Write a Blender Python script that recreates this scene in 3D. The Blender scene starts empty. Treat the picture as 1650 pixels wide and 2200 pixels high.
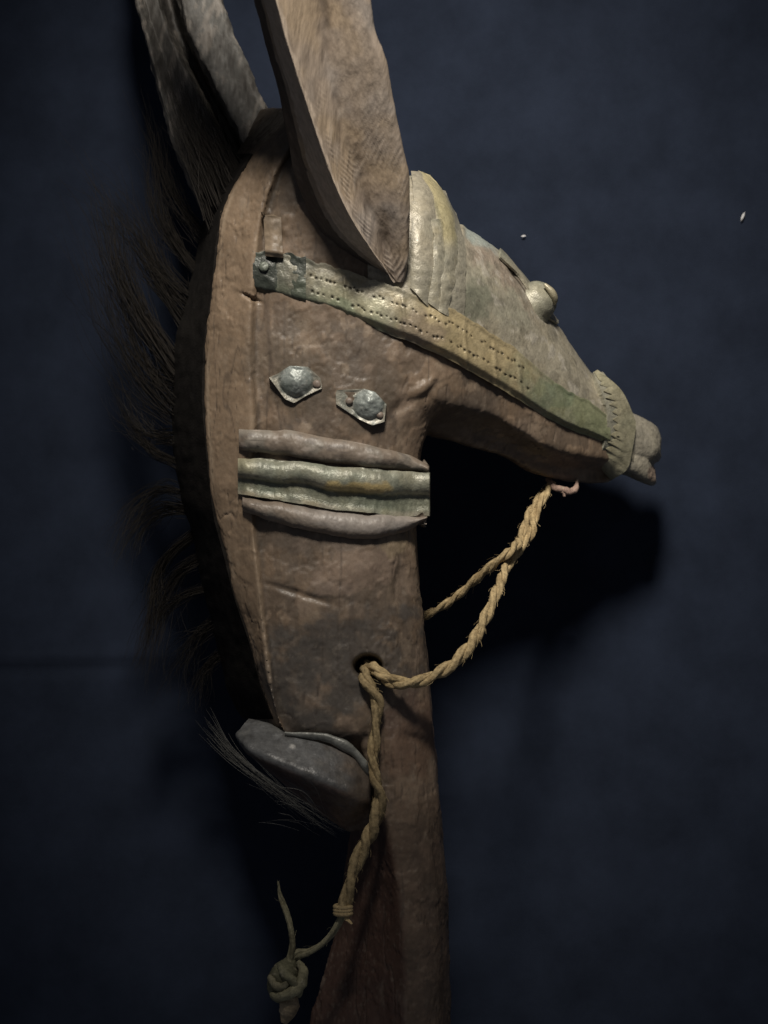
import bpy, math, random
import numpy as np

random.seed(7)
RNG = np.random.default_rng(7)

# ------------------------------------------------------------------ scale and placing
# Drafting unit: 1 u = 0.25 mm.  X to the right, Y down, D towards the viewer,
# seen from 1 m in front of the carving.
S = 0.00025
DIST = 4000.0
Z0 = 1.45


def world(a):
    a = np.asarray(a, float)
    k = (DIST - a[..., 2]) / DIST
    return np.stack([(a[..., 0] - 825) * k * S, -a[..., 2] * S, Z0 + (1100 - a[..., 1]) * k * S], -1)


def unworld(w):
    d = -w[..., 1] / S
    k = (DIST - d) / DIST
    return np.stack([w[..., 0] / (k * S) + 825, 1100 - (w[..., 2] - Z0) / (k * S), d], -1)


# ------------------------------------------------------------------ camera, world, lamps, exposure
scn = bpy.context.scene
col = scn.collection
cam_d = bpy.data.cameras.new('camera')
cam = bpy.data.objects.new('camera', cam_d)
col.objects.link(cam)
cam.location = (0, -DIST * S, Z0)
cam.rotation_euler = (math.radians(90), 0, 0)
cam_d.sensor_fit = 'VERTICAL'
cam_d.sensor_height = 24
cam_d.lens = 12 / (1100 / DIST)
cam_d.clip_start = 0.01
cam_d.clip_end = 50
cam_d.dof.use_dof = True
cam_d.dof.focus_distance = 1.02
cam_d.dof.aperture_fstop = 5.6
scn.camera = cam

wd = bpy.data.worlds.new('World')
scn.world = wd
wd.use_nodes = True
wd.node_tree.nodes['Background'].inputs[0].default_value = (0.85, 0.88, 1.0, 1)
wd.node_tree.nodes['Background'].inputs[1].default_value = 0.065

vs = scn.view_settings
vs.view_transform = 'Standard'
vs.look = 'None'
vs.exposure = 0
vs.gamma = 1


def spot(name, pos, target, power, size, blend, radius, colr):
    L = bpy.data.lights.new(name, 'SPOT')
    L.energy = power
    L.spot_size = math.radians(size)
    L.spot_blend = blend
    L.shadow_soft_size = radius
    L.color = colr
    o = bpy.data.objects.new(name, L)
    col.objects.link(o)
    from mathutils import Vector
    true = lambda q: Vector(((q[0] - 825) * S, -q[2] * S, Z0 + (1100 - q[1]) * S))
    p, t = true(pos), true(target)
    o.location = p
    o.rotation_euler = (t - p).to_track_quat('-Z', 'Y').to_euler()
    return o


spot('gallery_spotlight', (680, -2900, 3200), (940, 150, -100), 104.0, 32, 1.0, 0.12, (1.0, 0.925, 0.82))

# ------------------------------------------------------------------ numeric helpers
_perm = RNG.permutation(512)
_val = RNG.random(512) * 2 - 1


def vnoise(p):
    p = np.asarray(p, float)
    i = np.floor(p).astype(int)
    f = p - i
    f = f * f * f * (f * (f * 6 - 15) + 10)
    r = 0
    for dx in (0, 1):
        for dy in (0, 1):
            for dz in (0, 1):
                h = _perm[(_perm[(_perm[(i[..., 0] + dx) & 511] + i[..., 1] + dy) & 511] + i[..., 2] + dz) & 511]
                w = (f[..., 0] if dx else 1 - f[..., 0]) * (f[..., 1] if dy else 1 - f[..., 1]) * (f[..., 2] if dz else 1 - f[..., 2])
                r = r + w * _val[h]
    return r


def fbm(p, scale, octv=4, seed=0, stretch=(1, 1, 1)):
    q = np.asarray(p, float) / scale * np.array(stretch) + seed * 17.31
    r = 0
    a = 1
    t = 0
    for _ in range(octv):
        r = r + a * vnoise(q)
        t += a
        a *= 0.55
        q = q * 2.03 + 5.7
    return r / t * 1.6


def sst(a, b, x):
    t = np.clip((x - a) / (b - a), 0, 1)
    return t * t * (3 - 2 * t)


def curve(pts, axis=0):
    """Monotone cubic y(x) through points given as (x, y)."""
    pts = sorted(pts)
    x = np.array([p[0] for p in pts], float)
    y = np.array([p[1] for p in pts], float)
    h = np.diff(x)
    dl = np.diff(y) / h
    m = np.zeros_like(y)
    m[0], m[-1] = dl[0], dl[-1]
    for i in range(1, len(x) - 1):
        if dl[i - 1] * dl[i] > 0:
            w1, w2 = 2 * h[i] + h[i - 1], h[i] + 2 * h[i - 1]
            m[i] = (w1 + w2) / (w1 / dl[i - 1] + w2 / dl[i])

    def f(q):
        q = np.asarray(q, float)
        qc = np.clip(q, x[0], x[-1])
        k = np.clip(np.searchsorted(x, qc) - 1, 0, len(x) - 2)
        t = (qc - x[k]) / h[k]
        return ((2 * t**3 - 3 * t**2 + 1) * y[k] + (t**3 - 2 * t**2 + t) * h[k] * m[k]
                + (-2 * t**3 + 3 * t**2) * y[k + 1] + (t**3 - t**2) * h[k] * m[k + 1]
                + np.where(q < x[0], (q - x[0]) * m[0], 0) + np.where(q > x[-1], (q - x[-1]) * m[-1], 0))
    return f


def crv(*xy):          # points written (x, y), evaluated as x(y)
    return curve([(b, a) for a, b in xy])


def path(pts, n):
    """Centripetal-ish Catmull-Rom through pts, resampled evenly to n points."""
    p = np.array(pts, float)
    q = np.vstack([2 * p[0] - p[1], p, 2 * p[-1] - p[-2]])
    out = []
    for i in range(1, len(q) - 2):
        t = np.linspace(0, 1, 24, endpoint=False)[:, None]
        a, b, c, d = q[i - 1], q[i], q[i + 1], q[i + 2]
        out.append(0.5 * (2 * b + (c - a) * t + (2 * a - 5 * b + 4 * c - d) * t**2 + (-a + 3 * b - 3 * c + d) * t**3))
    out = np.vstack(out + [p[-1:]])
    s = np.r_[0, np.cumsum(np.linalg.norm(np.diff(out, axis=0), axis=1))]
    u = np.linspace(0, s[-1], n)
    return np.stack([np.interp(u, s, out[:, k]) for k in range(out.shape[1])], 1)


# ------------------------------------------------------------------ object helpers
class Thing:
    def __init__(self, name, label, cat, base, group=None):
        o = bpy.data.objects.new(name, None)
        o.empty_display_size = 0.02
        self.base = world(np.array(base, float))
        o.location = self.base
        o['label'] = label
        o['category'] = cat
        if group:
            o['group'] = group
        col.objects.link(o)
        self.o = o


def link(name, V, F, mat, thing, parent=None, tint=None, smooth=True, label=None):
    """One mesh object from drafting coordinates V; tint = per-vertex base colour."""
    W = world(np.asarray(V, float))
    if thing is not None:
        W = W - thing.base
    me = bpy.data.meshes.new(name)
    me.from_pydata(W.tolist(), [], F if isinstance(F, list) else F.tolist())
    if smooth:
        me.polygons.foreach_set('use_smooth', [True] * len(me.polygons))
    if tint is not None:
        at = me.attributes.new('tint', 'FLOAT_COLOR', 'POINT')
        c = np.ones((len(W), 4))
        c[:, :3] = np.clip(tint, 0.001, 1)
        at.data.foreach_set('color', c.ravel())
    me.materials.append(mat)
    me.update()
    if smooth:
        me.set_sharp_from_angle(angle=math.radians(52))
    o = bpy.data.objects.new(name, me)
    col.objects.link(o)
    if thing is not None:
        o.parent = parent if parent is not None else thing.o
    if label:
        o['label'] = label
    return o


def grid_faces(nu, nv, off=0, closed_v=False):
    F = []
    for i in range(nu - 1):
        for j in range(nv if closed_v else nv - 1):
            a = off + i * nv + j
            b = off + i * nv + (j + 1) % nv
            F.append((a, b, b + nv, a + nv))
    return F


def grid_normals(G):
    du = np.gradient(G, axis=0)
    dv = np.gradient(G, axis=1)
    n = np.cross(du, dv)
    n /= np.linalg.norm(n, axis=-1, keepdims=True) + 1e-9
    return n


def loft(stations, nu, nv, smooth=2, linear=False):
    """Closed loops (stations x K x 3) -> dense grid nu x nv."""
    st = np.array(stations, float)
    ns, K = st.shape[:2]
    if linear or ns < 3:
        t = np.linspace(0, ns - 1, nu)
        G0 = np.stack([np.stack([np.interp(t, np.arange(ns), st[:, k, c]) for c in range(3)], -1) for k in range(K)], 1)
    else:
        cen = st.mean(1)
        s = np.r_[0, np.cumsum(np.linalg.norm(np.diff(cen, axis=0), axis=1))]
        t = np.linspace(0, s[-1], nu)
        G0 = np.zeros((nu, K, 3))
        for k in range(K):
            for c in range(3):
                G0[:, k, c] = curve(list(zip(s, st[:, k, c])))(t)
    seg = np.linalg.norm(np.roll(st, -1, 1) - st, axis=2).mean(0)
    s = np.r_[0, np.cumsum(seg)]
    u = np.linspace(0, s[-1], nv, endpoint=False)
    loop = np.concatenate([G0, G0[:, :1]], 1)
    G = np.zeros((nu, nv, 3))
    k = np.clip(np.searchsorted(s, u, side='right') - 1, 0, K - 1)
    f = ((u - s[k]) / (seg[k] + 1e-9))[None, :, None]
    G = loop[:, k] * (1 - f) + loop[:, k + 1] * f
    for _ in range(smooth):
        G = 0.5 * G + 0.25 * (np.roll(G, 1, 1) + np.roll(G, -1, 1))
    return G


def loft_mesh(G, off=0):
    nu, nv = G.shape[:2]
    V = np.vstack([G.reshape(-1, 3), G[0].mean(0), G[-1].mean(0)])
    F = grid_faces(nu, nv, off, True)
    a, b = off + nu * nv, off + nu * nv + 1
    for j in range(nv):
        F.append((a, off + (j + 1) % nv, off + j))
        F.append((b, off + (nu - 1) * nv + j, off + (nu - 1) * nv + (j + 1) % nv))
    return V, F


def loft_normals(G):
    du = np.gradient(G, axis=0)
    dv = np.roll(G, -1, 1) - np.roll(G, 1, 1)
    n = np.cross(du, dv)
    n /= np.linalg.norm(n, axis=-1, keepdims=True) + 1e-9
    c = G.mean(1, keepdims=True)
    sgn = np.sign(((G - c) * n).sum(-1).mean())
    return n * (sgn if sgn else 1)


def sheet(G, thick, inward=None):
    """A plate with real thickness from a front grid (nu x nv x 3)."""
    nu, nv = G.shape[:2]
    n = grid_normals(G)
    if n[..., 2].mean() < 0:
        n = -n
    B = G - n * thick
    V = np.vstack([G.reshape(-1, 3), B.reshape(-1, 3)])
    F = grid_faces(nu, nv)
    m = nu * nv
    F += [tuple(m + q for q in f[::-1]) for f in grid_faces(nu, nv)]
    rim = ([i * nv for i in range(nu)] + [(nu - 1) * nv + j for j in range(1, nv)]
           + [i * nv + nv - 1 for i in range(nu - 2, -1, -1)] + [j for j in range(nv - 2, 0, -1)])
    for a, b in zip(rim, rim[1:] + rim[:1]):
        F.append((a, b, m + b, m + a))
    return V, F


def tube(P, R, nseg=10, ridges=0, squash=1.0):
    """Tube mesh round polyline P with radius R (scalar or array)."""
    P = np.asarray(P, float)
    n = len(P)
    R = np.broadcast_to(np.asarray(R, float), (n,))
    T = np.gradient(P, axis=0)
    T /= np.linalg.norm(T, axis=1, keepdims=True) + 1e-9
    ref = np.array([0.13, 0.2, 0.97])
    A = np.zeros_like(P)
    a = np.cross(T[0], ref)
    a /= np.linalg.norm(a)
    for i in range(n):
        a = a - T[i] * a.dot(T[i])
        a /= np.linalg.norm(a) + 1e-9
        A[i] = a
    Bv = np.cross(T, A)
    th = np.linspace(0, 2 * math.pi, nseg, endpoint=False)
    rr = np.ones(nseg)[None] + (0.10 * np.sin(ridges * th)[None] if ridges else 0)
    G = P[:, None] + (R[:, None] * rr)[..., None] * (np.cos(th)[None, :, None] * A[:, None] + squash * np.sin(th)[None, :, None] * Bv[:, None])
    return G


class Bag:
    """Collects pieces of one mesh."""
    def __init__(self):
        self.V, self.F, self.C, self.n = [], [], [], 0

    def add(self, V, F, c=None):
        V = np.asarray(V, float)
        self.V.append(V)
        self.F += [tuple(self.n + q for q in f) for f in F]
        if c is not None:
            self.C.append(np.broadcast_to(np.asarray(c, float), (len(V), 3)))
        self.n += len(V)

    def done(self):
        return np.vstack(self.V), self.F, (np.vstack(self.C) if self.C else None)


def fuse(parts, voxel, smooth_it=6):
    """Union of closed lofts into one continuous surface (voxel remesh), back in drafting coordinates."""
    b = Bag()
    for V, F in parts:
        b.add(V, F)
    V, F, _ = b.done()
    me = bpy.data.meshes.new('fuse_work')
    me.from_pydata(world(V).tolist(), [], F)
    import bmesh
    bm = bmesh.new()
    bm.from_mesh(me)
    bmesh.ops.recalc_face_normals(bm, faces=bm.faces)
    bm.to_mesh(me)
    bm.free()
    o = bpy.data.objects.new('fuse_work', me)
    col.objects.link(o)
    m = o.modifiers.new('r', 'REMESH')
    m.mode = 'VOXEL'
    m.voxel_size = voxel * S
    s = o.modifiers.new('s', 'SMOOTH')
    s.factor = 0.5
    s.iterations = smooth_it
    dg = bpy.context.evaluated_depsgraph_get()
    ev = o.evaluated_get(dg).to_mesh()
    nv = len(ev.vertices)
    W = np.empty(nv * 3)
    ev.vertices.foreach_get('co', W)
    N = np.empty(nv * 3)
    ev.vertices.foreach_get('normal', N)
    F = [tuple(p.vertices) for p in ev.polygons]
    o.evaluated_get(dg).to_mesh_clear()
    bpy.data.objects.remove(o)
    bpy.data.meshes.remove(me)
    W = W.reshape(-1, 3)
    N = N.reshape(-1, 3)
    Nd = np.stack([N[:, 0], -N[:, 2], -N[:, 1]], 1)      # normals in drafting axes
    return unworld(W), Nd, F


def rgb(*c):
    return np.array(c, float)


def mixc(a, b, t):
    t = np.asarray(t)[..., None]
    return a * (1 - t) + b * t


# ------------------------------------------------------------------ materials
def material(name, rough=0.7, metal=0.0, grain=220, contrast=0.25, bump=0.25, bscale=500, spec=0.35, stretch=(1, 1, 1), rough_var=0.15, base=None):
    m = bpy.data.materials.new(name)
    m.use_nodes = True
    nt = m.node_tree
    N = nt.nodes
    L = nt.links
    bs = N['Principled BSDF']
    tc = N.new('ShaderNodeTexCoord')
    mp = N.new('ShaderNodeMapping')
    mp.inputs['Scale'].default_value = stretch
    L.new(tc.outputs['Object'], mp.inputs['Vector'])
    n1 = N.new('ShaderNodeTexNoise')
    n1.inputs['Scale'].default_value = grain
    n1.inputs['Detail'].default_value = 6
    n1.inputs['Roughness'].default_value = 0.65
    L.new(mp.outputs[0], n1.inputs['Vector'])
    n2 = N.new('ShaderNodeTexNoise')
    n2.inputs['Scale'].default_value = bscale
    n2.inputs['Detail'].default_value = 5
    L.new(mp.outputs[0], n2.inputs['Vector'])
    mr = N.new('ShaderNodeMapRange')
    mr.inputs['From Min'].default_value = 0.25
    mr.inputs['From Max'].default_value = 0.75
    mr.inputs['To Min'].default_value = 1 - contrast
    mr.inputs['To Max'].default_value = 1 + contrast
    L.new(n1.outputs['Fac'], mr.inputs['Value'])
    if base is None:
        at = N.new('ShaderNodeAttribute')
        at.attribute_name = 'tint'
        src = at.outputs['Color']
    else:
        rg = N.new('ShaderNodeRGB')
        rg.outputs[0].default_value = (*base, 1)
        src = rg.outputs[0]
    mx = N.new('ShaderNodeVectorMath')
    mx.operation = 'SCALE'
    L.new(src, mx.inputs[0])
    L.new(mr.outputs[0], mx.inputs['Scale'])
    L.new(mx.outputs[0], bs.inputs['Base Color'])
    r2 = N.new('ShaderNodeMapRange')
    r2.inputs['To Min'].default_value = rough - rough_var
    r2.inputs['To Max'].default_value = rough + rough_var
    L.new(n2.outputs['Fac'], r2.inputs['Value'])
    L.new(r2.outputs[0], bs.inputs['Roughness'])
    bs.inputs['Metallic'].default_value = metal
    bs.inputs['Specular IOR Level'].default_value = spec
    bp = N.new('ShaderNodeBump')
    bp.inputs['Strength'].default_value = bump
    bp.inputs['Distance'].default_value = 0.0006
    L.new(n2.outputs['Fac'], bp.inputs['Height'])
    L.new(bp.outputs[0], bs.inputs['Normal'])
    return m


M_WOOD = material('carved_wood', rough=0.5, grain=330, contrast=0.2, bump=0.3, bscale=700, spec=0.5, stretch=(1, 1, 0.7), rough_var=0.26)
M_EAR = material('split_wood', rough=0.62, grain=420, contrast=0.34, bump=0.45, bscale=800, spec=0.35, stretch=(1, 1, 0.25), rough_var=0.2)
M_BRASS = material('aged_brass', rough=0.42, metal=0.14, grain=420, contrast=0.3, bump=0.45, bscale=1000, spec=0.55, rough_var=0.18)
M_LEAD = material('grey_metal', rough=0.42, metal=0.2, grain=380, contrast=0.32, bump=0.45, bscale=800, spec=0.55, rough_var=0.18)
M_ROPE = material('rope_fibre', rough=0.85, grain=900, contrast=0.35, bump=0.5, bscale=1600, spec=0.15)
M_HAIR = material('dark_hair', rough=0.6, grain=300, contrast=0.3, bump=0.0, spec=0.25)
M_HIDE = material('black_hide', rough=0.9, grain=500, contrast=0.3, bump=0.5, bscale=900, spec=0.1)
M_GRIME = material('grime', rough=0.95, grain=500, contrast=0.2, bump=0.1, spec=0.05)

# ------------------------------------------------------------------ backdrop
WALL = -700.0
m_cloth = material('navy_cloth', rough=0.95, grain=22, contrast=0.3, bump=0.25, bscale=1500, spec=0.08, base=(0.0165, 0.0222, 0.0375))
gx = np.r_[np.linspace(-4200, -150, 40), np.linspace(-120, 1780, 150), np.linspace(1810, 5850, 40)]
gy = np.r_[np.linspace(-4000, -150, 40), np.linspace(-120, 2320, 190), np.linspace(2350, 6200, 40)]
X, Y = np.meshgrid(gx, gy, indexing='ij')
D = WALL + 6 * fbm(np.stack([X, Y * 0.35, X * 0], -1), 420, 4, 3)
D = D + 5 * np.exp(-((Y - 1418 + 0.03 * X) / 11) ** 2) * sst(520, 200, X) - 5 * np.exp(-((Y - 1440 + 0.03 * X) / 14) ** 2) * sst(520, 200, X) + 5 * np.exp(-((X - 1405 - 0.02 * Y) / 40) ** 2)
G = np.stack([X, Y, D], -1)
V, F = sheet(G, 14)
bd = link('backdrop', V, F, m_cloth, None)
bd['kind'] = 'structure'
bd['label'] = 'dark navy cloth covered wall behind the carving'

# ------------------------------------------------------------------ the carving
head = Thing('carved_animal_head', 'tall carved wooden animal head with long ears, brass straps and studs on a slender neck', 'sculpture', (880, 2600, -120))

# outline curves of the neck, as x(y)
xl = crv((560, 230), (505, 330), (455, 430), (428, 540), (402, 650), (380, 740), (374, 840), (376, 930), (385, 1010), (398, 1080), (416, 1140), (438, 1240), (458, 1330), (476, 1400), (494, 1480), (530, 1545), (580, 1620))
xb = crv((640, 230), (560, 310), (500, 400), (470, 500), (455, 640), (440, 750), (437, 850), (445, 960), (454, 1050), (462, 1110), (480, 1180), (508, 1290), (538, 1380), (562, 1470), (598, 1565), (640, 1640))
xs = crv((700, 230), (640, 300), (585, 400), (563, 480), (552, 560), (546, 650), (541, 740), (545, 830), (547, 920), (540, 1010), (545, 1100), (553, 1180), (561, 1260), (570, 1340), (581, 1440), (600, 1540), (625, 1590), (660, 1640))
xr = crv((830, 230), (845, 330), (870, 450), (900, 600), (960, 700), (985, 790), (960, 860), (926, 905), (908, 960), (897, 1030), (893, 1130), (900, 1230), (910, 1320), (918, 1420), (925, 1500), (932, 1580), (940, 1660), (950, 1750), (956, 1850), (963, 1960), (967, 2080), (968, 2320), (968, 2620))


def neck_front(x, y):
    a, b = xs(y), xr(y)
    t = np.clip((x - a) / (b - a), -0.2, 1.0)
    bev = -42 + 46 * np.clip((x - xb(y) - 6) / (a - 11 - xb(y)), 0, 1)
    return np.where(t < 0, bev, -6 + 14 * np.sin(np.pi * np.clip(t, 0, 0.85) / 0.85) - 55 * np.clip((t - 0.72) / 0.28, 0, 1) ** 2)


rows = []
for y in np.arange(235, 1631, 15):
    a, b, c, r = xl(y), xb(y), xs(y), xr(y)
    f = [(c + 3, y, -16)]
    for t in (0.12, 0.3, 0.5, 0.7, 0.82, 0.92):
        x = c + (r - c) * t
        f.append((x, y, float(neck_front(x, y))))
    rows.append([(a, y, -275), (b, y, -50), (b + 6, y, -42), (c - 4, y, 5)] + f + [(r, y, -66), (r - 4, y, -190), (0.5 * (a + r) + 60, y, -330), (a + 60, y, -340)])
rows = [[(p[0], p[1], p[2] - 50 * float(sst(1560, 1632, p[1]))) for p in q] for q in rows]
neck_loft = loft_mesh(loft(rows, 160, 140, 1))

# the slender lower post
sl = crv((740, 1540), (760, 1640), (765, 1720), (748, 1800), (735, 1900), (715, 2000), (690, 2100), (660, 2210), (640, 2620))
sm = crv((760, 1540), (790, 1640), (806, 1720), (830, 1780), (848, 1860), (862, 1950), (870, 2060), (873, 2200), (876, 2620))
rows = []
for y in np.arange(1560, 2600, 30):
    a, b, r = sl(y), sm(y), xr(y)
    rows.append([(a, y, -200), (b - 4, y, -2 - 12 * float(sst(1760, 1600, y))), (b + 4, y, 2 - 10 * float(sst(1760, 1600, y))), (b + (r - b) * 0.45, y, -8 + 13 * float(sst(1850, 1640, y))), (b + (r - b) * 0.74, y, -34), (r - 7, y, -82), (r, y, -120), (r - 6, y, -210), (a + 60, y, -260), (a + 6, y, -200)])
post_loft = loft_mesh(loft(rows, 130, 90, 1))

# the head: outlines as y(x)
yT = curve([(780, 430), (820, 395), (860, 372), (885, 365), (910, 372), (940, 396), (965, 430), (985, 470), (1000, 487), (1040, 512), (1080, 545), (1110, 580), (1132, 606), (1160, 648), (1190, 685), (1210, 712), (1240, 758), (1265, 793), (1290, 815), (1330, 852), (1360, 900)])
yU = curve([(545, 541), (600, 547), (650, 553), (720, 573), (800, 600), (868, 622), (900, 640), (960, 662), (1020, 692), (1080, 732), (1120, 760), (1165, 800), (1210, 831), (1260, 860), (1310, 892)])
yL = curve([(545, 628), (600, 645), (700, 670), (760, 688), (880, 735), (950, 765), (1010, 796), (1100, 850), (1180, 900), (1250, 935), (1310, 957), (1345, 990)])
dN = curve([(760, 8), (870, 14), (940, -6), (1000, -48), (1130, -165), (1250, -282), (1340, -372), (1420, -446)])
hN = curve([(760, 200), (900, 190), (1000, 165), (1130, 140), (1250, 112), (1340, 84), (1420, 62)])


def skull_d(x, v):
    return dN(x) - hN(x) + hN(x) * np.sqrt(np.clip(1 - (1 - np.clip(v / 0.6, 0, 1)) ** 2.0, 0, 1)) - 10 * np.clip((v - 0.8) / 0.2, 0, 1) ** 2


rows = []
vv = np.array([0, 0.015, 0.04, 0.08, 0.13, 0.2, 0.3, 0.42, 0.56, 0.72, 0.86, 1.0])
for x in np.linspace(790, 1362, 60):
    t, l = yT(x) + 13 * sst(995, 982, x), yL(x) - 6
    f = [(x, t + (l - t) * v, float(skull_d(x, v))) for v in vv]
    b = [(x, p[1], 2 * (dN(x) - hN(x)) - p[2]) for p in f[::-1]]
    rows.append(f + b[:-1])
skull_G = loft(rows, 280, 240, 1)

# the jaw below the strap
yJ = curve([(860, 850), (920, 858), (960, 868), (1050, 892), (1120, 930), (1180, 964), (1270, 986), (1310, 992)])
yB = curve([(860, 925), (920, 937), (990, 958), (1080, 985), (1130, 1008), (1200, 1030), (1290, 1042), (1330, 1026)])
rows = []
for x in np.linspace(800, 1318, 46):
    q_ = 30 - 16 * sst(1000, 1250, x)
    n, h = dN(x) - q_, hN(x) - q_
    a, j, b = yL(x) - 60, yJ(x), yB(x)
    e = sst(1312, 1270, x)
    rows.append([(x, a, n + 6), (x, a + 70, n + 4), (x, 0.5 * (a + j) + 25, n + 4), (x, j - 3, n + 2), (x, j + 6, n - 16), (x, 0.5 * (j + b), n - 70), (x, b - 4, n - h * 0.7),
                 (x, b, n - h), (x, b - 8, n - 1.7 * h), (x, j - 20, n - 2 * h), (x, a, n - 2 * h)])
jaw_loft = loft_mesh(loft(rows, 130, 100, 2))

V, N, F = fuse([neck_loft, post_loft, jaw_loft], 3.6, 5)
p3 = V.copy()
front = sst(-0.1, 0.4, N[:, 2])
disp = 3.6 * fbm(p3, 150, 2, 1) + 1.0 * fbm(p3, 40, 3, 2) + 0.4 * fbm(p3, 9, 2, 4)
# adze facets along the neck and a few long checks in the wood
disp += 1.2 * np.abs(fbm(p3 * [1, 0.35, 1], 60, 2, 9))
x, y = V[:, 0], V[:, 1]
crack = np.abs(fbm(p3 * [1, 0.12, 1], 46, 2, 21))
disp -= 2.6 * sst(0.05, 0.0, crack) * sst(0.1, 0.5, fbm(p3, 150, 2, 5))
crack2 = np.abs(fbm(p3 * [1, 0.09, 1], 24, 2, 27))
cm2 = sst(0.035, 0.0, crack2) * sst(0.15, 0.5, fbm(p3, 90, 2, 28))
disp -= 1.5 * cm2
# ragged step lines and shallow gouges named by where the carver left them
dent = lambda cx, cy, rx, ry, dp, rot=0: dp * np.exp(-((((x - cx) * math.cos(rot) + (y - cy) * math.sin(rot)) / rx) ** 2 + ((-(x - cx) * math.sin(rot) + (y - cy) * math.cos(rot)) / ry) ** 2) ** 1.5) * front
disp -= dent(540, 640, 22, 4, 12, 0.42)
disp += dent(905, 835, 34, 12, 9, -0.7)
disp -= dent(870, 868, 30, 14, 7, -0.7)
disp += dent(760, 1205, 80, 42, 4)
disp -= dent(640, 1275, 70, 7, 5, 0.3)
disp -= dent(860, 1260, 14, 40, 5)
disp -= dent(590, 515, 16, 36, 9)
hole = np.exp(-((((x - 790) / 27) ** 2 + ((y - 1432) / 22) ** 2) ** 2.5)) * front
flk = fbm(p3, 95, 5, 61)
disp += 1.4 * sst(0.16, 0.2, flk) - 1.2 * sst(0.2, 0.24, fbm(p3 * [1, 0.8, 1], 70, 5, 62))
V = V + N * disp[:, None]
V[:, 2] -= 85 * hole * (V[:, 2] > -60)
# base colour: dusty brown wood with darker handled areas
base = rgb(0.168, 0.127, 0.094)
c = np.repeat(base[None], len(V), 0)
big = fbm(p3, 170, 3, 11)
med = fbm(p3, 48, 4, 12)
c = mixc(c, rgb(0.235, 0.185, 0.142), sst(-0.1, 0.6, big) * 0.8)
c = mixc(c, rgb(0.115, 0.094, 0.078), sst(0.0, 0.5, -big) * 0.75)
c = mixc(c, rgb(0.25, 0.2, 0.165), sst(0.15, 0.7, med) * 0.6)
fl1, fl2, fl3 = fbm(p3, 95, 5, 61), fbm(p3 * [1, 0.8, 1], 70, 5, 62), fbm(p3, 45, 5, 63)
c = mixc(c, rgb(0.225, 0.172, 0.132), sst(0.16, 0.24, fl1) * 0.6)
c = mixc(c, rgb(0.105, 0.086, 0.072), sst(0.2, 0.29, fl2) * 0.55)
c = mixc(c, rgb(0.30, 0.245, 0.195), sst(0.42, 0.5, fl3) * 0.5)
streak = fbm(p3 * [1, 0.4, 1], 20, 4, 19)
c = mixc(c, rgb(0.085, 0.068, 0.055), sst(0.25, 0.75, -streak) * 0.3)
c = mixc(c, rgb(0.29, 0.235, 0.185), sst(0.3, 0.8, streak) * 0.3)
c = mixc(c, rgb(0.105, 0.088, 0.076), sst(0.2, 0.7, -fbm(p3 * [1, 0.6, 1], 60, 4, 17)) * 0.5)
bevm = sst(6, -6, x - xs(y)) * (y < 1600) * sst(-120, -60, V[:, 2])
c = mixc(c, rgb(0.235, 0.180, 0.132) * (1 + 0.18 * med[:, None]), bevm * 0.8)
patch = lambda cx, cy, rx, ry, e=0.35: sst(1 + e, 1 - e, np.sqrt(((x - cx) / rx) ** 2 + ((y - cy) / ry) ** 2) + 0.9 * med)
c = mixc(c, rgb(0.075, 0.072, 0.072), patch(735, 1440, 150, 130) * 0.78)
c = mixc(c, rgb(0.085, 0.08, 0.078), patch(640, 1500, 110, 120) * 0.6)
c = mixc(c, rgb(0.285, 0.225, 0.19), patch(765, 1215, 85, 55, 0.2) * 0.6)
c = mixc(c, rgb(0.11, 0.092, 0.08), patch(700, 1165, 170, 18, 0.6) * 0.6)
c = mixc(c, rgb(0.27, 0.225, 0.16), patch(858, 1165, 40, 26) * 0.6)
c = mixc(c, rgb(0.115, 0.1, 0.085), patch(600, 760, 60, 90, 0.6) * 0.5)
c = mixc(c, rgb(0.16, 0.10, 0.075), patch(890, 1590, 70, 100, 0.5) * 0.5)
worn = np.exp(-((x - xs(y) + 4) / 5) ** 2) + np.exp(-((x - xb(y) - 7) / 4) ** 2)
c = mixc(c, rgb(0.40, 0.33, 0.26), np.clip(worn, 0, 1) * (y < 1600) * sst(-0.2, 0.5, fbm(p3 * [1, 0.3, 1], 40, 3, 35)) * 0.6)
c = mixc(c, rgb(0.06, 0.05, 0.04), np.exp(-((x - xs(y) - 8) / 6) ** 2) * (y < 1560) * sst(-0.4, 0.4, fbm(p3, 70, 2, 36)) * 0.7)  # shadow line of the panel step, painted in dark
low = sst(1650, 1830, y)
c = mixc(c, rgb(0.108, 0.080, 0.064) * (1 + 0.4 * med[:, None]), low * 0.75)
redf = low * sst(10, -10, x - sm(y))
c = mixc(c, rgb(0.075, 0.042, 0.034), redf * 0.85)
c = mixc(c, rgb(0.33, 0.29, 0.25), sst(0.45, 0.95, fbm(p3 * [1, 0.5, 1], 34, 4, 31)) * 0.35 * sst(-0.2, 0.4, big))
speck = sst(0.62, 0.72, fbm(p3, 9, 2, 33))
c = mixc(c, rgb(0.3, 0.27, 0.23), speck * 0.16)
c = mixc(c, rgb(0.03, 0.025, 0.02), sst(400, 300, y + 40 * med) * 0.85)  # ear's shadow on the neck top, painted into the wood
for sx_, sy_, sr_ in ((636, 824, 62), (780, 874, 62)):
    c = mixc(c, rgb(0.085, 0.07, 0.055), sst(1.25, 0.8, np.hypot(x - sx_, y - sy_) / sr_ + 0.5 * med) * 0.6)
c = mixc(c, rgb(0.02, 0.017, 0.015), hole)
c = mixc(c, rgb(0.06, 0.05, 0.045), sst(0.05, 0.0, crack) * 0.5)
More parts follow.
